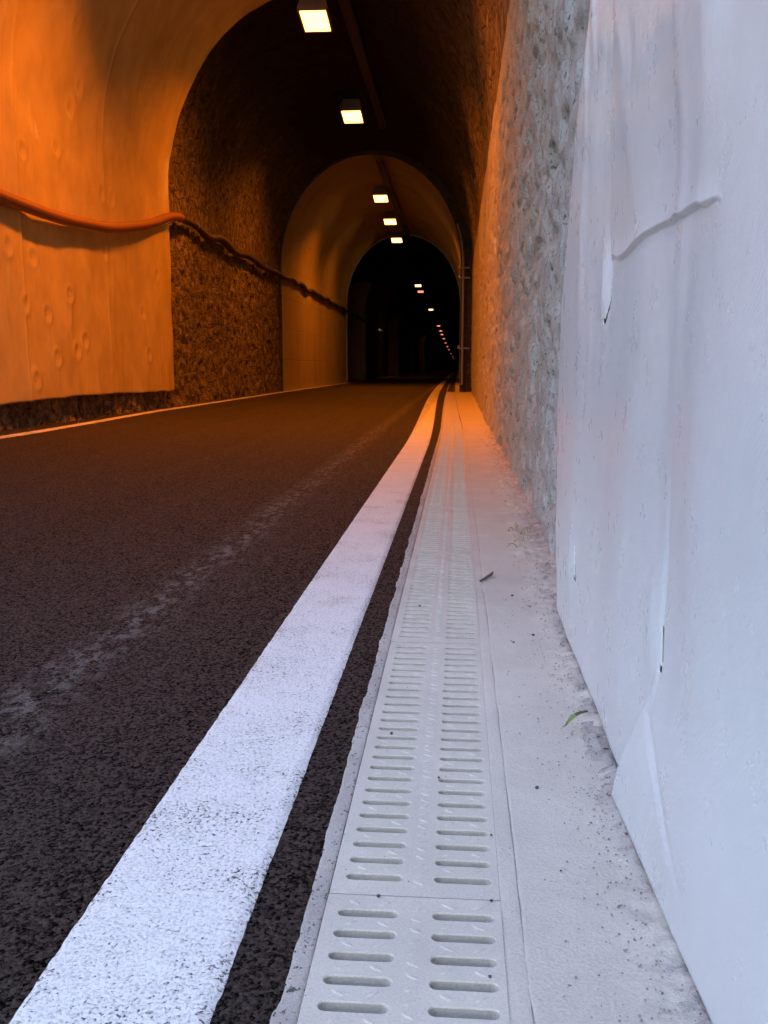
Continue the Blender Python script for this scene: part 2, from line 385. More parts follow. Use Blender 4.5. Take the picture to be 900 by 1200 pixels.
# ------------------------------------------------------------------ right membrane (foreground)
zsF = np.concatenate([np.linspace(0, .83, 190)[:-1], np.linspace(.83, .93, 70)[:-1], np.linspace(.93, 1.7, 170), np.linspace(1.7, 3.2, 60)[1:]])
uF = np.concatenate([np.linspace(0, .30, 40)[:-1], np.linspace(.30, 1, 560)])
yE = lambda zz: spl([-.1, .05, .25, .52, .77, 1.21, 1.55, 2.2, 3.3], [2.70, 2.72, 2.83, 2.87, 2.81, 2.61, 2.38, 2.05, 1.8], zz)+.012*vnoise(zz*6, 0, 0, 71)
yb = lambda y: .016+.006*vnoise(y*5, 1, 0, 8)
U_, Z0 = np.meshgrid(uF, zsF, indexing='ij')
Yf = -1.0+(yE(Z0)+1.0)*(.45*U_+.55*(1-(1-U_)**1.0))
Zb = yb(Yf)+.10*sstep(2.25, 2.72, Yf)*0; Zf = Zb+Z0
def f_right(Y, Z):
    base = spl([-1, .3, .7, 1.10, 1.36, 1.64, 2.0, 2.35, 3.0], [.330, .312, .296, .283, .290, .279, .289, .283, .292], Y+.03*np.sin(Z*3.1)+.02*vnoise(Y*1, Z*2, 0, 5))
    flat = spl([-1, .5, 1.28, 1.9, 3.0], [.325, .300, .284, .288, .286], Y)
    k = sstep(1.25, .75, Z)*sstep(-.05, .25, Z); X = flat+(base-flat)*(.25+.75*k)
    X = X+.0035*fbm(Y*2.2, Z*1.1, 4, 3, 81)+.0005*fbm(Y*9, Z*6, 4, 3, 82)+sstep(.95, 1.3, Z)*.0022*fbm(Y*7+Z*3, Z*9-Y*4, 2, 3, 84)
    # bulging lower corner: the near lap stands off the far one
    ye = 1.29+(.30-Z)*.62; st = sstep(.012, -.012, Y-ye)
    up = sstep(.31, .08, Z)
    X = X-(.030*up)*st*np.exp(-np.clip(ye-Y, 0, 3)/.55)
    # crease below that corner
    lz = .19-(1.27-Y)*.45; X = X+.004*np.exp(-((Z-lz)/.012)**2)*sstep(1.0, 1.2, Y)*sstep(1.34, 1.28, Y)
    # vertical pinch running down from the slit
    X = X+.004*np.exp(-((Y-1.292)/.012)**2)*sstep(.20, .30, Z)*sstep(.62, .40, Z)
    # sagging fold: lower sheet bulges out below a curved lip
    cy = np.array([1.02, 1.10, 1.115, 1.16, 1.24, 1.36, 1.50, 1.66, 1.77, 1.84, 1.90]); cz = np.array([.862, .884, .885, .889, .893, .898, .898, .892, .893, .905, .905])
    lip = np.interp(Y, cy, cz)+.0022*vnoise(Y*26, 0, 0, 6)
    wgt = sstep(1.07, 1.17, Y)*sstep(1.93, 1.84, Y)
    dz = Z-lip; low = sstep(.003, -.004, dz)
    X = X+wgt*low*.004*np.exp(-np.clip(-dz, 0, 2)/.10)
    X = X-wgt*(1-low)*(.0055*np.exp(-np.clip(dz, 0, 2)/.022)+.016*sstep(.02, .30, dz)*sstep(.75, .35, dz))
    # hollow along the far end of that fold
    X = X-.006*np.exp(-((Y-1.96)/.035)**2)*sstep(.76, .84, Z)*sstep(1.02, .90, Z)+.005*np.exp(-((Y-1.90)/.025)**2)*sstep(.76, .84, Z)*sstep(.98, .90, Z)
    # pinches near the slits
    X = X-.007*np.exp(-((Y-2.29)/.05)**2)*np.exp(-((Z-.22)/.09)**2)-.008*np.exp(-((Y-1.35)/.04)**2)*np.exp(-((Z-.33)/.08)**2)
    # wrinkles towards the top
    for (a, b, w, h, am, sl) in ((1.62, 1.02, .10, .16, .004, .8), (1.15, .62, .07, .30, .003, .1), (2.22, 1.48, .02, .12, .006, .5), (2.32, 1.36, .025, .10, .006, .4), (1.75, 1.28, .05, .14, .004, 1.2), (1.45, 1.40, .06, .12, .004, 1.6), (2.3, 1.0, .05, .2, .005, .1), (1.3, 1.3, .07, .13, .003, 2.0), (1.28, 1.0, .03, .25, .003, 0.)):
        u = (Y-a)-sl*(Z-b)*.5; X = X-am*np.exp(-(u/w)**2)*np.exp(-((Z-b)/h)**2)
    # far edge hangs slightly off the wall and curls back
    eD = yE(Z)-Y; X = X+.020*np.exp(-eD/.03)
    return X
Xf = f_right(Yf, Zf)
Pf = np.stack([Xf, Yf, Zf], -1)
# slits: narrow torn crescents
yc = (Yf[:-1, :-1]+Yf[1:, 1:])/2; zc = (Zf[:-1, :-1]+Zf[1:, 1:])/2; drop = np.zeros(yc.shape, bool)
for (a0, z0, a1, z1, w) in ((1.928, .790, 1.85, .895, .011), (2.205, .200, 2.235, .285, .016), (1.289, .282, 1.305, .375, .007), (2.245, 1.475, 2.22, 1.60, .02)):
    t_ = (zc-z0)/(z1-z0); cy_ = a0+(a1-a0)*t_; ww = w*np.clip(1.05-t_, 0, 1)**.7
    drop |= (t_ > 0) & (t_ < 1) & (abs(yc-cy_) < ww*.5)
    hook = (abs(zc-z0) < .004) & (yc > a0-w*.4) & (yc < a0+w*1.9); drop |= hook
mr = grid('membrane_sheet', Pf, MEMR, flip=False, drop=drop)
tag(mr, 'pale grey plastic sheet close on the right, bulging with a curved fold and small slits', 'membrane', 'waterproofing sheets')
md = mr.modifiers.new('t', 'SOLIDIFY'); md.thickness = .003; md.offset = 1

# ------------------------------------------------------------------ ground
def sheet(name, x0, x1, ys, zz, m, parent=None, fx0=None, fx1=None, nxn=2, amp=0, fr=20, kind='structure', thick=0):
    ys = np.asarray(ys, float); U, Yy = np.meshgrid(np.linspace(0, 1, nxn), ys, indexing='ij')
    a = (fx0(Yy) if fx0 else x0); b = (fx1(Yy) if fx1 else x1); X = a+(b-a)*U
    Zz = np.full_like(X, zz)+(amp*fbm(X*fr, Yy*fr, 0, 3, 17) if amp else 0)
    o = grid(name, np.stack([X, Yy, Zz], -1), m, parent)
    if kind: o['kind'] = kind
    return o
curve = lambda y: -.31*(1-np.exp(-(np.clip(np.asarray(y, float)-8.5, 0, None)/13)**1.5))
rim = lambda y: -.183+.0011*fbm(y*11, 0, 0, 3, 23)
ysG = np.concatenate([np.arange(-60, -1, 2), np.arange(-1, .6, .1), geo(.6, 730, .01)])
road = sheet('road', -7.5, -.17, ysG, -.010, ASPH)
# a strip of fine asphalt beside the drain with a crumbly edge is part of the same sheet; right part stops at the rim
def line(name, xc0, xc1, parent):
    ys = np.concatenate([np.arange(-60, -1, 2), np.arange(-1, .6, .05), geo(.6, 60, .0045), geo(60.5, 700, .05)])
    U, Yy = np.meshgrid(np.linspace(0, 1, 24), ys, indexing='ij')
    e0 = .0010*fbm(Yy*40, 0, 1, 3, 41); e1 = .0008*fbm(Yy*50, 0, 2, 3, 42)
    a = xc0(Yy)+e0; b = xc1(Yy)+e1; X = a+(b-a)*U
    ed = np.minimum(U, 1-U); Z = -.0095+.0050*sstep(0, .045, ed)+.0007*fbm(X*60, Yy*60, 0, 2, 43)
    Z = Z+.0012*np.exp(-((U-.06)/.03)**2)
    o = grid(name, np.stack([X, Yy, Z], -1), PAINT, parent); return o
ln1 = line('edge_line', lambda y: -.482+curve(y), lambda y: -.262+curve(y)*1.0, road); tag(ln1, 'wide bright white edge line beside the drain')
lc = lambda y: spl([-300, 7, 9.2, 16, 28, 50, 900], [-4.5, -4.53, -4.62, -4.87, -4.99, -4.93, -4.9], y)
ln2 = line('edge_line', lambda y: lc(y)-.08, lambda y: lc(y)+.07, road); tag(ln2, 'thin edge line below the left wall')

ysP = np.concatenate([np.arange(-1.2, .6, .1), geo(.6, 43, .0045), geo(43.5, 730, .05)])
U, Yy = np.meshgrid(np.linspace(0, 1, 110)**1.7, ysP, indexing='ij')
x0 = .0892+.0012*fbm(Yy*14, 0, 5, 3, 51)+curve(Yy)*.55*sstep(9, 14, Yy); X = x0+(.62-x0)*U
k = sstep(.20, .30, X+.02*fbm(Yy*3, 0, 0, 2, 77))
Z = .0005*fbm(X*25, Yy*25, 0, 3, 53)+k*(.006*fbm(X*28, Yy*28, 0, 4, 54)+.006)+.0008*fbm(X*3, Yy*2, 0, 2, 55)
Z = Z-.003*np.exp(-(X-x0)/.0012)
pv = grid('pavement', np.stack([X, Yy, Z], -1), PAVE); pv['kind'] = 'structure'
# coarse gritty berm of spilt concrete along the foot of the wall
ysB = geo(.6, 27, .004); ysB = np.concatenate([np.arange(-1, .6, .05), ysB]); U, Yy = np.meshgrid(np.linspace(0, 1, 44), ysB, indexing='ij')
xl = spl([-1, .9, 1.4, 2.1, 2.6, 3.6, 6, 27], [.235, .238, .228, .236, .25, .285, .31, .33], Yy)+.010*fbm(Yy*7, 0, 0, 4, 57)
X = xl+(.50-xl)*U; w = sstep(0, .25, X-xl)
Z = -.004+.015*sstep(0, .05, X-xl)*(.65+.3*vnoise(X*9, Yy*6, 0, 58))+.009*w*0+.0048*fbm(X*75, Yy*75, 0, 3, 59)*sstep(0, .03, X-xl)+.05*sstep(.06, .2, X-xl)
bm_ = grid('gritty_verge', np.stack([X, Yy, Z], -1), BERM); bm_['kind'] = 'structure'

terr = sheet('ground', -900, 900, [-900, -1.0, 2.2, 900], -.32, HILL)

# ------------------------------------------------------------------ drain channel and grates
dc = tag(empty('drain_channel', (-.05, 1.5, 0)), 'long concrete drain channel set between the asphalt and the pavement', 'drain channel')
Uc, Yc = np.meshgrid(np.linspace(0, 1, 10), ysP, indexing='ij')
cv = lambda Y: curve(Y)*.55*sstep(9, 14, Y)
def strip(name, fa, fb, zz, m, amp=.0006, n=10, dip=0):
    U, Yq = np.meshgrid(np.linspace(0, 1, n), ysP, indexing='ij'); a, b = fa(Yq), fb(Yq); X = a+(b-a)*U
    Z = zz+amp*fbm(X*40, Yq*40, 0, 3, 63)-dip*(np.exp(-U*n/1.2)+np.exp(-(1-U)*n/1.2))
    return put(grid(name, np.stack([X, Yq, Z], -1), m), dc)
tag(strip('rim', lambda Y: rim(Y)-.008+cv(Y)+.0012*vnoise(Y*60, 0, 0, 2)-.004*sstep(.35, .7, vnoise(Y*9, 0, 0, 4)), lambda Y: -.1665+cv(Y)+0*Y, -.0012, BERM, .0012, 14, .002), 'ragged left rim stained brown')
strip('rim', lambda Y: .0643+cv(Y)+0*Y, lambda Y: .0886+cv(Y)+.0006*vnoise(Y*18, 0, 0, 7), .0, PAVE, .0004, 10, .0007)
strip('joint', lambda Y: .084+cv(Y)+0*Y, lambda Y: .098+cv(Y)+0*Y, -.0034, PAVE, .0008, 6)
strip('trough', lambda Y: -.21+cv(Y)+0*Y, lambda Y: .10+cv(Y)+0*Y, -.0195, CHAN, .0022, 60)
def stadium(cx, cy, hl, hr, n=7):
    pts = []
    for k in range(n): a = -math.pi/2+math.pi*k/(n-1); pts.append((cx+hl-hr+hr*math.cos(a), cy+hr*math.sin(a)))
    for k in range(n): a = math.pi/2+math.pi*k/(n-1); pts.append((cx-hl+hr+hr*math.cos(a), cy+hr*math.sin(a)))
    return pts
def make_plate(rows, pitch, fine=True):
    bm = bmesh.new(); L = (rows+1)*pitch; W0, W1 = -.165, .064
    n = 7 if fine else 3
    for r in range(rows):
        cy = (r+1)*pitch; ya, yb_ = (r+.5)*pitch, (r+1.5)*pitch
        if r == 0: ya = .0022
        if r == rows-1: yb_ = L-.0022
        for (xa, xb, cx, hl) in ((W0, -.047, -.1075, .0405), (-.047, W1, .0150, .0405)):
            st = stadium(cx, cy, hl, .0092, n); st2 = stadium(cx, cy, hl-.0012, .0080, n)
            rect = []
            N = len(st)
            for i, (px, py) in enumerate(st):   # outward map to the cell border
                if i in (0, N-1): pass
                if i == 0: q = (cx+hl-.0085, ya)
                elif i == n-1: q = (cx+hl-.0085, yb_)
                elif i == n: q = (cx-hl+.0085, yb_)
                elif i == N-1: q = (cx-hl+.0085, ya)
                elif i < n-1:
                    f = i/(n-1); q = (xb, ya+(yb_-ya)*f)
                    if i == 1: q = (xb, ya)
                    if i == n-2: q = (xb, yb_)
                else:
                    f = (i-n)/(n-1); q = (xa, yb_+(ya-yb_)*f)
                    if i == n+1: q = (xa, yb_)
                    if i == N-2: q = (xa, ya)
                rect.append(q)
            A = [bm.verts.new((a, b, -.0012 if (abs(b) < .0025 or abs(b-L) < .0025) else 0)) for a, b in rect]
            B = [bm.verts.new((a, b, 0)) for a, b in st]; D = [bm.verts.new((a, b, -.0016)) for a, b in st2]; E_ = [bm.verts.new((a, b, -.022)) for a, b in st2]
            for P_, Q in ((A, B), (B, D), (D, E_)):
                for i in range(N): bm.faces.new((P_[i], P_[(i+1) % N], Q[(i+1) % N], Q[i]))
        # small oblique tread lugs between the slots and down the middle
        if fine:
            for j, (lx, ly) in enumerate([(-.128, 0), (-.088, 0), (-.046, .25), (-.046, .75), (-.006, 0), (.034, 0)]):
                yy = cy+(pitch*.5 if ly == 0 else (ly-.5)*pitch)
                if yy > L-.006 or yy < .006: continue
                an = R(32) if (r+j) % 2 else R(-32); ca, sa = math.cos(an), math.sin(an)
                pl = [(-.011, 0, 0), (-.004, .0030, 0), (.004, .0030, 0), (.011, 0, 0), (.004, -.0030, 0), (-.004, -.0030, 0)]
                lo = [bm.verts.new((lx+a*ca-b*sa, yy+a*sa+b*ca, -.0002)) for a, b, _ in pl]
                hi = [bm.verts.new((lx+(a*ca-b*sa)*.45, yy+(a*sa+b*ca)*.45, .0015)) for a, b, _ in pl]
                for i in range(6): bm.faces.new((lo[i], lo[(i+1) % 6], hi[(i+1) % 6], hi[i]))
                bm.faces.new(hi)
    # outer skirt
    for (a, b) in (((W0, .0015), (W1, .0015)), ((W1, .0015), (W1, L-.0015)), ((W1, L-.0015), (W0, L-.0015)), ((W0, L-.0015), (W0, .0015))):
        v = [bm.verts.new((*a, -.001)), bm.verts.new((*b, -.001)), bm.verts.new((*b, -.022)), bm.verts.new((*a, -.022))]; bm.faces.new(v)
    bmesh.ops.remove_doubles(bm, verts=bm.verts, dist=.00005); bmesh.ops.recalc_face_normals(bm, faces=bm.faces)
    me = bpy.data.meshes.new('drain_grate'); bm.to_mesh(me); bm.free(); me.materials.append(GRATE); return me
pitch = .0452; rows = 25; PL = pitch*(rows+1)
fineP = make_plate(rows, pitch, True) 
y = 1.1625-PL; k = 0
ords = ['second', 'third', 'fourth', 'fifth', 'sixth', 'seventh', 'eighth', 'ninth', 'tenth']
while y < 27:
    o = bpy.data.objects.new('drain_grate', fineP); C.objects.link(o)
    dx = float(curve(y+PL/2)*.55*sstep(9, 14, y+PL/2)); dx2 = float(curve(y+PL)*.55*sstep(9, 14, y+PL))-float(curve(y)*.55*sstep(9, 14, y))
    o.location = (dx, y, .0008*((-1)**k)); o.rotation_euler.z = -math.atan2(dx2, PL)
    if k == 0: lb = 'pale slotted grate plate nearest the camera, cut by the bottom edge of the photo'
    elif k <= 9: lb = 'pale slotted grate plate, %s along the drain counting away from the camera' % ords[k-1]
    else: lb = 'small distant slotted grate plate in the orange lit part of the drain'
    tag(o, lb, 'drain grate', 'slotted grates over the drain'); k += 1; y += PL

# ------------------------------------------------------------------ pipe on the left wall
py = [3, 7, 10.2, 11.6, 13.3, 15.0, 16.3, 16.9]; pz = [2.9, 2.55, 2.50, 2.50, 2.62, 2.92, 3.27, 3.30]
ypp = np.concatenate([np.arange(3, 16.9, .12), np.arange(16.9, 50, .14)])
from_y = ypp > 16.9
zz_ = np.where(from_y, 3.30-.006*(ypp-16.9)+.038*np.sin((ypp-16.9)*2.4+2*vnoise(ypp*.5, 2, 0, 4))+.035*vnoise(ypp*.9, 0, 0, 14), np.interp(ypp, py, pz))
kk = np.ones(9)/9; zz_ = np.where(from_y, zz_, np.convolve(np.pad(zz_, 4, mode='edge'), kk, 'valid'))
xx_ = np.where(from_y, -4.985+.008*np.sin(ypp*3.1)+.015*vnoise(ypp*.8, 3, 0, 15), -4.895)
xx_ = np.convolve(np.pad(xx_, 3, mode='edge'), np.ones(7)/7, 'valid')
kx = sstep(26, 28, ypp); xx_ = xx_+.02*kx
pr = tag(empty('wall_pipe', (-4.9, 16, 2.9)), 'orange plastic pipe sagging over the left membrane then running wavy along the rough wall', 'pipe')
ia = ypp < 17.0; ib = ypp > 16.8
put(grid('pipe', tube(np.stack([xx_[ia], ypp[ia], zz_[ia]], -1), .072, 16), PIPE), pr)
tag(put(grid('far_pipe', tube(np.stack([xx_[ib], ypp[ib], zz_[ib]], -1), .070+.012*vnoise(ypp[ib]*2.3, 0, 0, 19), 14), PIPE_DARK), pr), 'darker wavy far run of the pipe')  # far run of the same pipe, in a darker colour
for yc_ in (9.0, 16.55, 18.1, 20.5, 22.9, 25.3, 28.2, 31, 34, 37, 40):
    zc_ = float(np.interp(yc_, ypp, zz_)); xc_ = float(np.interp(yc_, ypp, xx_)); bm = bmesh.new()
    bx(bm, (xc_-.12, yc_, zc_-.0), (.16, .03, .03)); 
    r = .066; ring = [bm.verts.new((xc_+r*math.cos(a), yc_+s_, zc_+r*math.sin(a))) for s_ in (-.02, .02) for a in np.linspace(0, 2*math.pi, 14, endpoint=False)]
    for i in range(14): bm.faces.new((ring[i], ring[(i+1) % 14], ring[14+(i+1) % 14], ring[14+i]))
    put(from_bm('clamp', bm, STEEL), pr)

# conduit on the right, at the end face of the ring
cd = tag(empty('wall_conduit', (.085, 26.85, 0)), 'thin vertical conduit with brackets at the right edge of the concrete ring', 'conduit')
zc_ = np.linspace(.2, 4.6, 40); xc_ = np.where(zc_ < 3.5, .105, .105-2.56*(1-np.sqrt(np.clip(1-((zc_-3.5)/3.02)**2, 0, 1))))
put(grid('pipe', tube(np.stack([xc_, 26.86+0*zc_, zc_], -1), .032, 10), RED), cd)
for zb_ in (1.22, 3.15, 3.42):
    bm = bmesh.new(); bx(bm, (.13, 26.87, zb_), (.34, .05, .035), bevel=.004); bx(bm, (.0, 26.87, zb_+.03), (.06, .08, .10), bevel=.006)
    put(from_bm('bracket', bm, STEEL), cd)

# cable tray under the crown
for (xa, za, ya_, yb__, lb) in ((-1.98, 6.74, 12, 26.9, 'dark cable tray under the rough vault beside the nearest lamps'), (-2.25, 6.30, 27.1, 43, 'dark cable tray under the smooth concrete vault')):
    ct = tag(empty('cable_tray', (xa, ya_, za)), lb, 'cable tray', 'cable trays under the crown')
    bm = bmesh.new(); bx(bm, (xa, (ya_+yb__)/2, za), (.17, yb__-ya_, .012)); bx(bm, (xa-.085, (ya_+yb__)/2, za+.04), (.012, yb__-ya_, .09)); bx(bm, (xa+.085, (ya_+yb__)/2, za+.04), (.012, yb__-ya_, .09)); put(from_bm('tray', bm, BLACK), ct)
    yy = ya_+.8
    while yy < yb__:
        bm = bmesh.new(); bx(bm, (xa-.07, yy, za+.17), (.015, .03, .32)); put(from_bm('hanger', bm, BLACK), ct); bm = bmesh.new(); bx(bm, (xa+.07, yy, za+.17), (.015, .03, .32)); put(from_bm('hanger', bm, BLACK), ct); yy += 2.5

# ------------------------------------------------------------------ lamps
TILT = R(9)
def make_lamp(lens_m):
    root = empty('tunnel_lamp')
    bm = bmesh.new()                        # tapered housing, open frame below
    top = [(-.19, -.30), (.19, -.30), (.19, .30), (-.19, .30)]; bt = [(-.25, -.38), (.25, -.38), (.25, .38), (-.25, .38)]
    vt = [bm.verts.new((a, b, .30)) for a, b in top]; vm = [bm.verts.new((a, b, .08)) for a, b in bt]; vb = [bm.verts.new((a, b, 0)) for a, b in bt]
    vi = [bm.verts.new((a*.88, b*.88, 0)) for a, b in bt]; vj = [bm.verts.new((a*.88, b*.88, .02)) for a, b in bt]
    bm.faces.new(vt)
    for P_, Q in ((vt, vm), (vm, vb), (vb, vi), (vi, vj)):
        for i in range(4): bm.faces.new((P_[i], P_[(i+1) % 4], Q[(i+1) % 4], Q[i]))
    bmesh.ops.recalc_face_normals(bm, faces=bm.faces)
    bmesh.ops.bevel(bm, geom=[e for e in bm.edges if not e.is_boundary], offset=.008, segments=1, affect='EDGES')
    from_bm('housing', bm, HOUS, root)
    bm = bmesh.new(); bx(bm, (0, 0, .012), (.43, .66, .014), bevel=.005); from_bm('lens', bm, lens_m, root)
    bm = bmesh.new(); bx(bm, (0, 0, .365), (.20, .05, .14)); from_bm('bracket', bm, BLACK, root)
    root.rotation_euler = (-TILT, 0, 0)
    return root
def copy_tree(o):
    c = o.copy(); C.objects.link(c)
    for ch in o.children:
        d_ = ch.copy(); C.objects.link(d_); d_.parent = c
    return c
W = 21
lamps = [  # x, y, z, kind, light power, label
 (-2.45, 11.0, 6.45, 0, 1.15, 'lit sodium lamp over the left membrane, just above the frame'),
 (-2.47, 16.75, 6.45, 0, .85, 'largest glowing tunnel lamp, at the top edge of the photo'),
 (-2.53, 22.9, 6.45, 0, .65, 'second largest glowing tunnel lamp, hanging before the concrete ring'),
 (-2.60, 31.9, 6.15, 0, .7, 'upper one of the three lamps under the smooth concrete vault'),
 (-2.65, 36.9, 6.15, 0, .3, 'middle one of the three lamps under the smooth concrete vault'),
 (-2.74, 42.2, 6.15, 0, .015, 'lower one of the three lamps under the smooth concrete vault'),
 (-2.94, 69.0, 6.45, 2, .10, 'upper yellow lamp of the close pair in the dark bore'),
 (-2.97, 74.4, 6.45, 1, .04, 'dim reddish lamp just below the yellow one in the dark bore'),
 (-2.84, 97.6, 6.45, 2, .05, 'single small lamp between the close pair and the far string'),
 (-2.85, 136, 6.45, 1, .03, 'first lamp of the far red string'),
 (-2.9, 155, 6.45, 1, .02, 'second lamp of the far red string'),
 (-3.0, 172, 6.45, 1, 0, 'third lamp of the far red string'), (-3.05, 198, 6.45, 1, 0, 'fourth lamp of the far red string'),
 (-3.15, 233, 6.45, 1, 0, 'fifth lamp of the far red string'), (-3.2, 275, 6.45, 1, 0, 'sixth lamp of the far red string'),
 (-3.25, 325, 6.45, 1, 0, 'seventh lamp of the far red string'), (-3.3, 420, 6.45, 1, 0, 'eighth lamp of the far red string'),
 (-3.3, 560, 6.45, 1, 0, 'ninth lamp of the far red string'), (-3.3, 700, 6.45, 1, 0, 'last and smallest lamp of the far red string')]
protos = {0: make_lamp(LENS), 1: make_lamp(LENSR), 2: make_lamp(LENSW)}; used = set()
for (lx, ly, lz, kd, pw, lb) in lamps:
    o = protos[kd] if kd not in used else copy_tree(protos[kd]); used.add(kd)
    o.location = (lx, ly, lz); o['label'] = lb+' '; o['label'] = lb; o['category'] = 'lamp'; o['group'] = 'tunnel lamps along the crown'
    if pw > 0:
        L = bpy.data.lights.new('sodium_light', 'AREA'); L.shape = 'RECTANGLE'; L.size = .42; L.size_y = .62; L.energy = W*pw*(1.25 if ly < 30 else 1); L.color = (1, .195, .002); L.spread = R(130)
        lo = bpy.data.objects.new('sodium_light', L); C.objects.link(lo); lo.location = (lx, ly+.0, lz-.03); lo.rotation_euler = (-TILT*.3, 0, 0); lo.parent = None

# ------------------------------------------------------------------ small things on the ground
def leaf():
    root = empty('fallen_leaf', (.236, 1.745, .030)); tag(root, 'small green and brown leaf lying at the foot of the pale sheet', 'leaf')
    n = 16; P = np.zeros((n, 5, 3))
    for i in range(n):
        t = i/(n-1); w = .0062*math.sin(math.pi*min(1, t*1.02+.01))**.7*(1-.25*t)
        for j in range(5):
            s_ = (j-2)/2; P[i, j] = (-.030+.060*t, w*s_+.003*math.sin(t*3), .004*abs(s_)+.006*math.sin(t*2.6))
    a = grid('blade', P[:9], LEAF); b = grid('tip', P[8:], LEAFB); a.parent = root; b.parent = root; root.rotation_euler = (0, R(-12), R(38))
    bm = bmesh.new(); 
    st = grid('stem', tube([(-.04, -.001, .003), (-.034, 0, .002), (-.03, 0, .001)], .0007, 6), LEAFB); st.parent = root; bm.free()
leaf()
tw = grid('twig', tube([(.080, 3.03, .005), (.092, 3.045, .008), (.104, 3.085, .007), (.118, 3.10, .012), (.124, 3.13, .012)], [.003, .004, .0045, .0055, .004], 7), TWIG); tag(tw, 'short dark twig lying on the pavement beside the grate', 'twig')
wd = empty('dry_weed', (.27, 3.85, .01)); tag(wd, 'yellowish dry weed sprigs at the foot of the rough wall', 'weed')
for q in range(16):
    a = rng.uniform(0, 6.28); L_ = rng.uniform(.03, .11); ox, oy = rng.normal(0, .022), rng.normal(0, .12)
    pts = [(ox+L_*t*math.cos(a)*.6, oy+L_*t*math.sin(a), .004+.02*math.sin(t*2.6)) for t in np.linspace(0, 1, 5)]
    s_ = grid('stem', tube(pts, .0014, 5), WEED); s_.parent = wd
    if q % 2 == 0:
        bm = bmesh.new(); bmesh.ops.create_icosphere(bm, subdivisions=1, radius=.007)
        for v in bm.verts: v.co = Vector((v.co.x, v.co.y*1.6, v.co.z*.4))+Vector(pts[-1])
        l_ = from_bm('leaf', bm, WEED, wd)
def pebble(x, y, r, z=0., m=PEBB, label=''):
    bm = bmesh.new(); bmesh.ops.create_icosphere(bm, subdivisions=2, radius=r)
    sd = rng.uniform(0, 99)
    for v in bm.verts:
        n = float(vnoise(v.co.x/r+sd, v.co.y/r, v.co.z/r, 3)); v.co *= 1+.35*n; v.co.z *= .6
    o = from_bm('pebble', bm, m, None, True); o.location = (x, y, z+r*.35); tag(o, label, 'pebble', 'pebbles scattered on the drain and pavement'); return o
PB = [(.1405, 1.503, .0035, 'dark round pebble alone on the pavement right of the grate'), (-.120, 1.72, .0035, 'dark pebble on the left slots of the second grate'), (-.025, 1.53, .0025, 'tiny dark pebble beside the right slot row, second grate'),
      (.058, 1.335, .0022, 'tiny pebble at the right edge of the slots'), (.045, 1.0, .0022, 'tiny pebble between the last right slots near the bottom'), (-.098, 1.157, .003, 'dark pebble left on the joint between grates'), (.052, 1.157, .0025, 'dark pebble right on the joint between grates'),
      (-.105, 2.70, .004, 'pebble on the left slot row farther up the drain'), (.255, 4.9, .008, 'dark stone beside the rough wall foot on the orange tinted pavement'), (.15, 2.35, .003, 'small pebble on the pavement below the twig'),
      (.205, 2.42, .004, 'dark pebble near the verge below the twig'), (.218, 2.72, .005, 'dark pebble by the foot of the far sheet edge'), (.175, 2.85, .004, 'pebble between the twig and the sheet edge'), (.152, 1.24, .0022, 'tiny pebble on the pavement beside the joint between grates')]
for p in PB: pebble(p[0], p[1], p[2], .001, DIRT if p[2] < .0045 else PEBB, p[3])
# uncountable grit: one object
def grit(name, pts, m, label):
    V, Fc = [], []
    for (gx, gy, gz, r) in pts:
        b = len(V); a0 = rng.uniform(0, 6.28)
        for a in (0, 2.1, 4.2): V.append((gx+r*math.cos(a+a0), gy+r*math.sin(a+a0)*1.1, gz-r*.3))
        V.append((gx+rng.normal(0, r*.2), gy, gz+r*rng.uniform(.5, .9))); V.append((gx+r*.6*math.cos(a0+1), gy+r*.6*math.sin(a0+1), gz+r*.5))
        Fc += [(b, b+1, b+4), (b+1, b+2, b+3), (b+2, b, b+3), (b, b+4, b+3), (b+1, b+3, b+4)]
    me = bpy.data.meshes.new(name); me.from_pydata(V, [], Fc); o = link(name, me, m, None, False); tag(o, label, 'grit', None, 'stuff'); return o
g1 = []
for q in range(1300):
    y = .75*math.exp(rng.uniform(0, 2.6)); u = rng.exponential(.035); xg = float(spl([.5, 1.4, 2.1, 2.6, 3.6, 6, 27], [.252, .248, .26, .272, .305, .33, .35], y))-u+rng.normal(0, .006)
    if xg < .1 or xg > .33: continue
    g1.append((xg, y, .004+max(0, xg-.24)*.35, rng.uniform(.0005, .0019)*(1+.25*y)))
grit('loose_grit', g1, PEBB, 'loose grey grit along the foot of the right wall and sheet')
g2 = []
for q in range(450):
    y = .8*math.exp(rng.uniform(0, 2.3)); xg = rng.normal(-.181, .010) if q % 3 else rng.uniform(-.16, .22)
    g2.append((xg, y, .0, rng.uniform(.0005, .0016)*(1+.25*y)*(1 if q % 3 else .6)))
grit('loose_grit', g2, DIRT, 'dark crumbs of asphalt along the left rim of the drain')
g3 = []
for q in range(260):
    y = rng.uniform(8, 26); g3.append((float(lc(y))-.06-rng.exponential(.12), y, -.008, rng.uniform(.004, .014)))
grit('loose_grit', g3, PEBB, 'loose stones along the foot of the left wall')

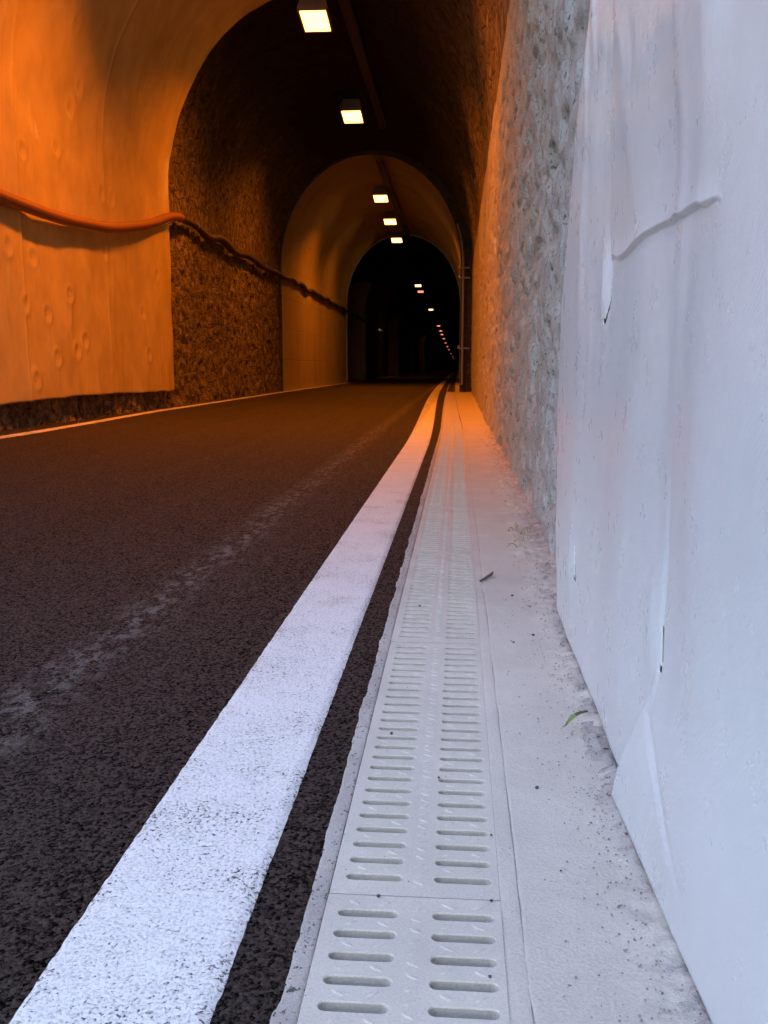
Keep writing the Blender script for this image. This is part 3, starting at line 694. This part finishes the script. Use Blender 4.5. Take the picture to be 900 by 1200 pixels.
# ------------------------------------------------------------------ outside, behind the camera: portal front, hill and an added sky-blocking slope
pw_ = tag(empty('portal_wall', (-2.38, -1.3, 0)), 'masonry portal front around the tunnel mouth behind the camera', 'wall')
ts = np.linspace(-1, 2, 90); x, z, nx, nz = prof(RB, ts); P = np.zeros((2, 90, 3)); P[0, :, 0] = x; P[0, :, 2] = z
for i in range(90):
    ddx, ddz = -nx[i], -nz[i]; sc_ = min((14 if abs(ddx) > 1e-6 else 99)/max(abs(ddx), 1e-6), 99)
    sc_ = min(sc_, (8.8-z[i])/ddz if ddz > 1e-3 else 99); P[1, i, 0] = x[i]+ddx*sc_; P[1, i, 2] = z[i]+ddz*sc_
P[..., 1] = 2.21
put(grid('wall', P, STONE, None, False), pw_)
gx, gy = np.meshgrid(np.linspace(-160, 160, 60), np.concatenate([[2.21], np.linspace(6, 300, 50)]), indexing='ij')
gz = 8.6+np.clip(gy-3, 0, 400)*.55+2.5*fbm(gx*.04, gy*.04, 0, 3, 99)*(gy > 3)
gx2, gy2 = np.meshgrid(np.linspace(-90, 90, 70), np.linspace(-90, -11, 40), indexing='ij')
gz2 = -.5+np.clip(-11-gy2, 0, 45)*.95+1.8*fbm(gx2*.07, gy2*.07, 0, 4, 90)*np.clip((-11-gy2)/8, 0, 1)
sky_blocker = grid('unseen_hill', np.stack([gx2, gy2, gz2], -1), HILL); sky_blocker['kind'] = 'structure'  # added slope behind the camera, keeps low sky light out of the tunnel
hs = grid('unseen_hill', np.stack([gx, gy, gz], -1), HILL); hs['kind'] = 'structure'

# ------------------------------------------------------------------ light and camera
SUN_EL, SUN_AZ = R(42), R(18)       # the sun stands over the mountain ahead; the mouth behind is in open shade
w_ = bpy.data.worlds.new('World'); S.world = w_; w_.use_nodes = True; nt = w_.node_tree; nt.nodes.clear()
sky = nt.nodes.new('ShaderNodeTexSky'); sky.sky_type = 'NISHITA'; sky.sun_disc = False; sky.sun_elevation = SUN_EL; sky.sun_rotation = SUN_AZ; sky.air_density = .85; sky.dust_density = 5.0; sky.ozone_density = 1.1
bg = nt.nodes.new('ShaderNodeBackground'); bg.inputs[1].default_value = .15; ow = nt.nodes.new('ShaderNodeOutputWorld')
nt.links.new(sky.outputs[0], bg.inputs[0]); nt.links.new(bg.outputs[0], ow.inputs[0])
L = bpy.data.lights.new('sun', 'SUN'); L.energy = 3.5; L.angle = R(.5); L.color = (1, .95, .88)
so = bpy.data.objects.new('sun', L); C.objects.link(so)
dirv = Vector((math.sin(SUN_AZ)*math.cos(SUN_EL), math.cos(SUN_AZ)*math.cos(SUN_EL), math.sin(SUN_EL)))
so.rotation_euler = dirv.to_track_quat('Z', 'Y').to_euler()
# sampling portal at the mouth (guides sky sampling, gives no light itself)
L = bpy.data.lights.new('portal', 'AREA'); L.shape = 'RECTANGLE'; L.size = 5.6; L.size_y = 7.2; L.cycles.is_portal = True
po = bpy.data.objects.new('portal', L); C.objects.link(po); po.location = (-2.38, 2.25, 3.4); po.rotation_euler = (R(90), 0, R(0))

cam = bpy.data.cameras.new('Camera'); cam.sensor_fit = 'VERTICAL'; cam.sensor_height = 36; cam.lens = 33.0; cam.clip_start = .02; cam.clip_end = 3000
co = bpy.data.objects.new('Camera', cam); C.objects.link(co); S.camera = co
th = math.atan(170/1100); ps = math.atan(87/1100*math.cos(th))
co.location = (0, 0, .7); co.rotation_euler = (math.pi/2-th, 0, ps)
S.view_settings.view_transform = 'Standard'; S.view_settings.look = 'None'; S.view_settings.gamma = 1; S.view_settings.exposure = 3.6
S.cycles.max_bounces = 8; S.cycles.diffuse_bounces = 5
S.render.resolution_x = 768; S.render.resolution_y = 1024
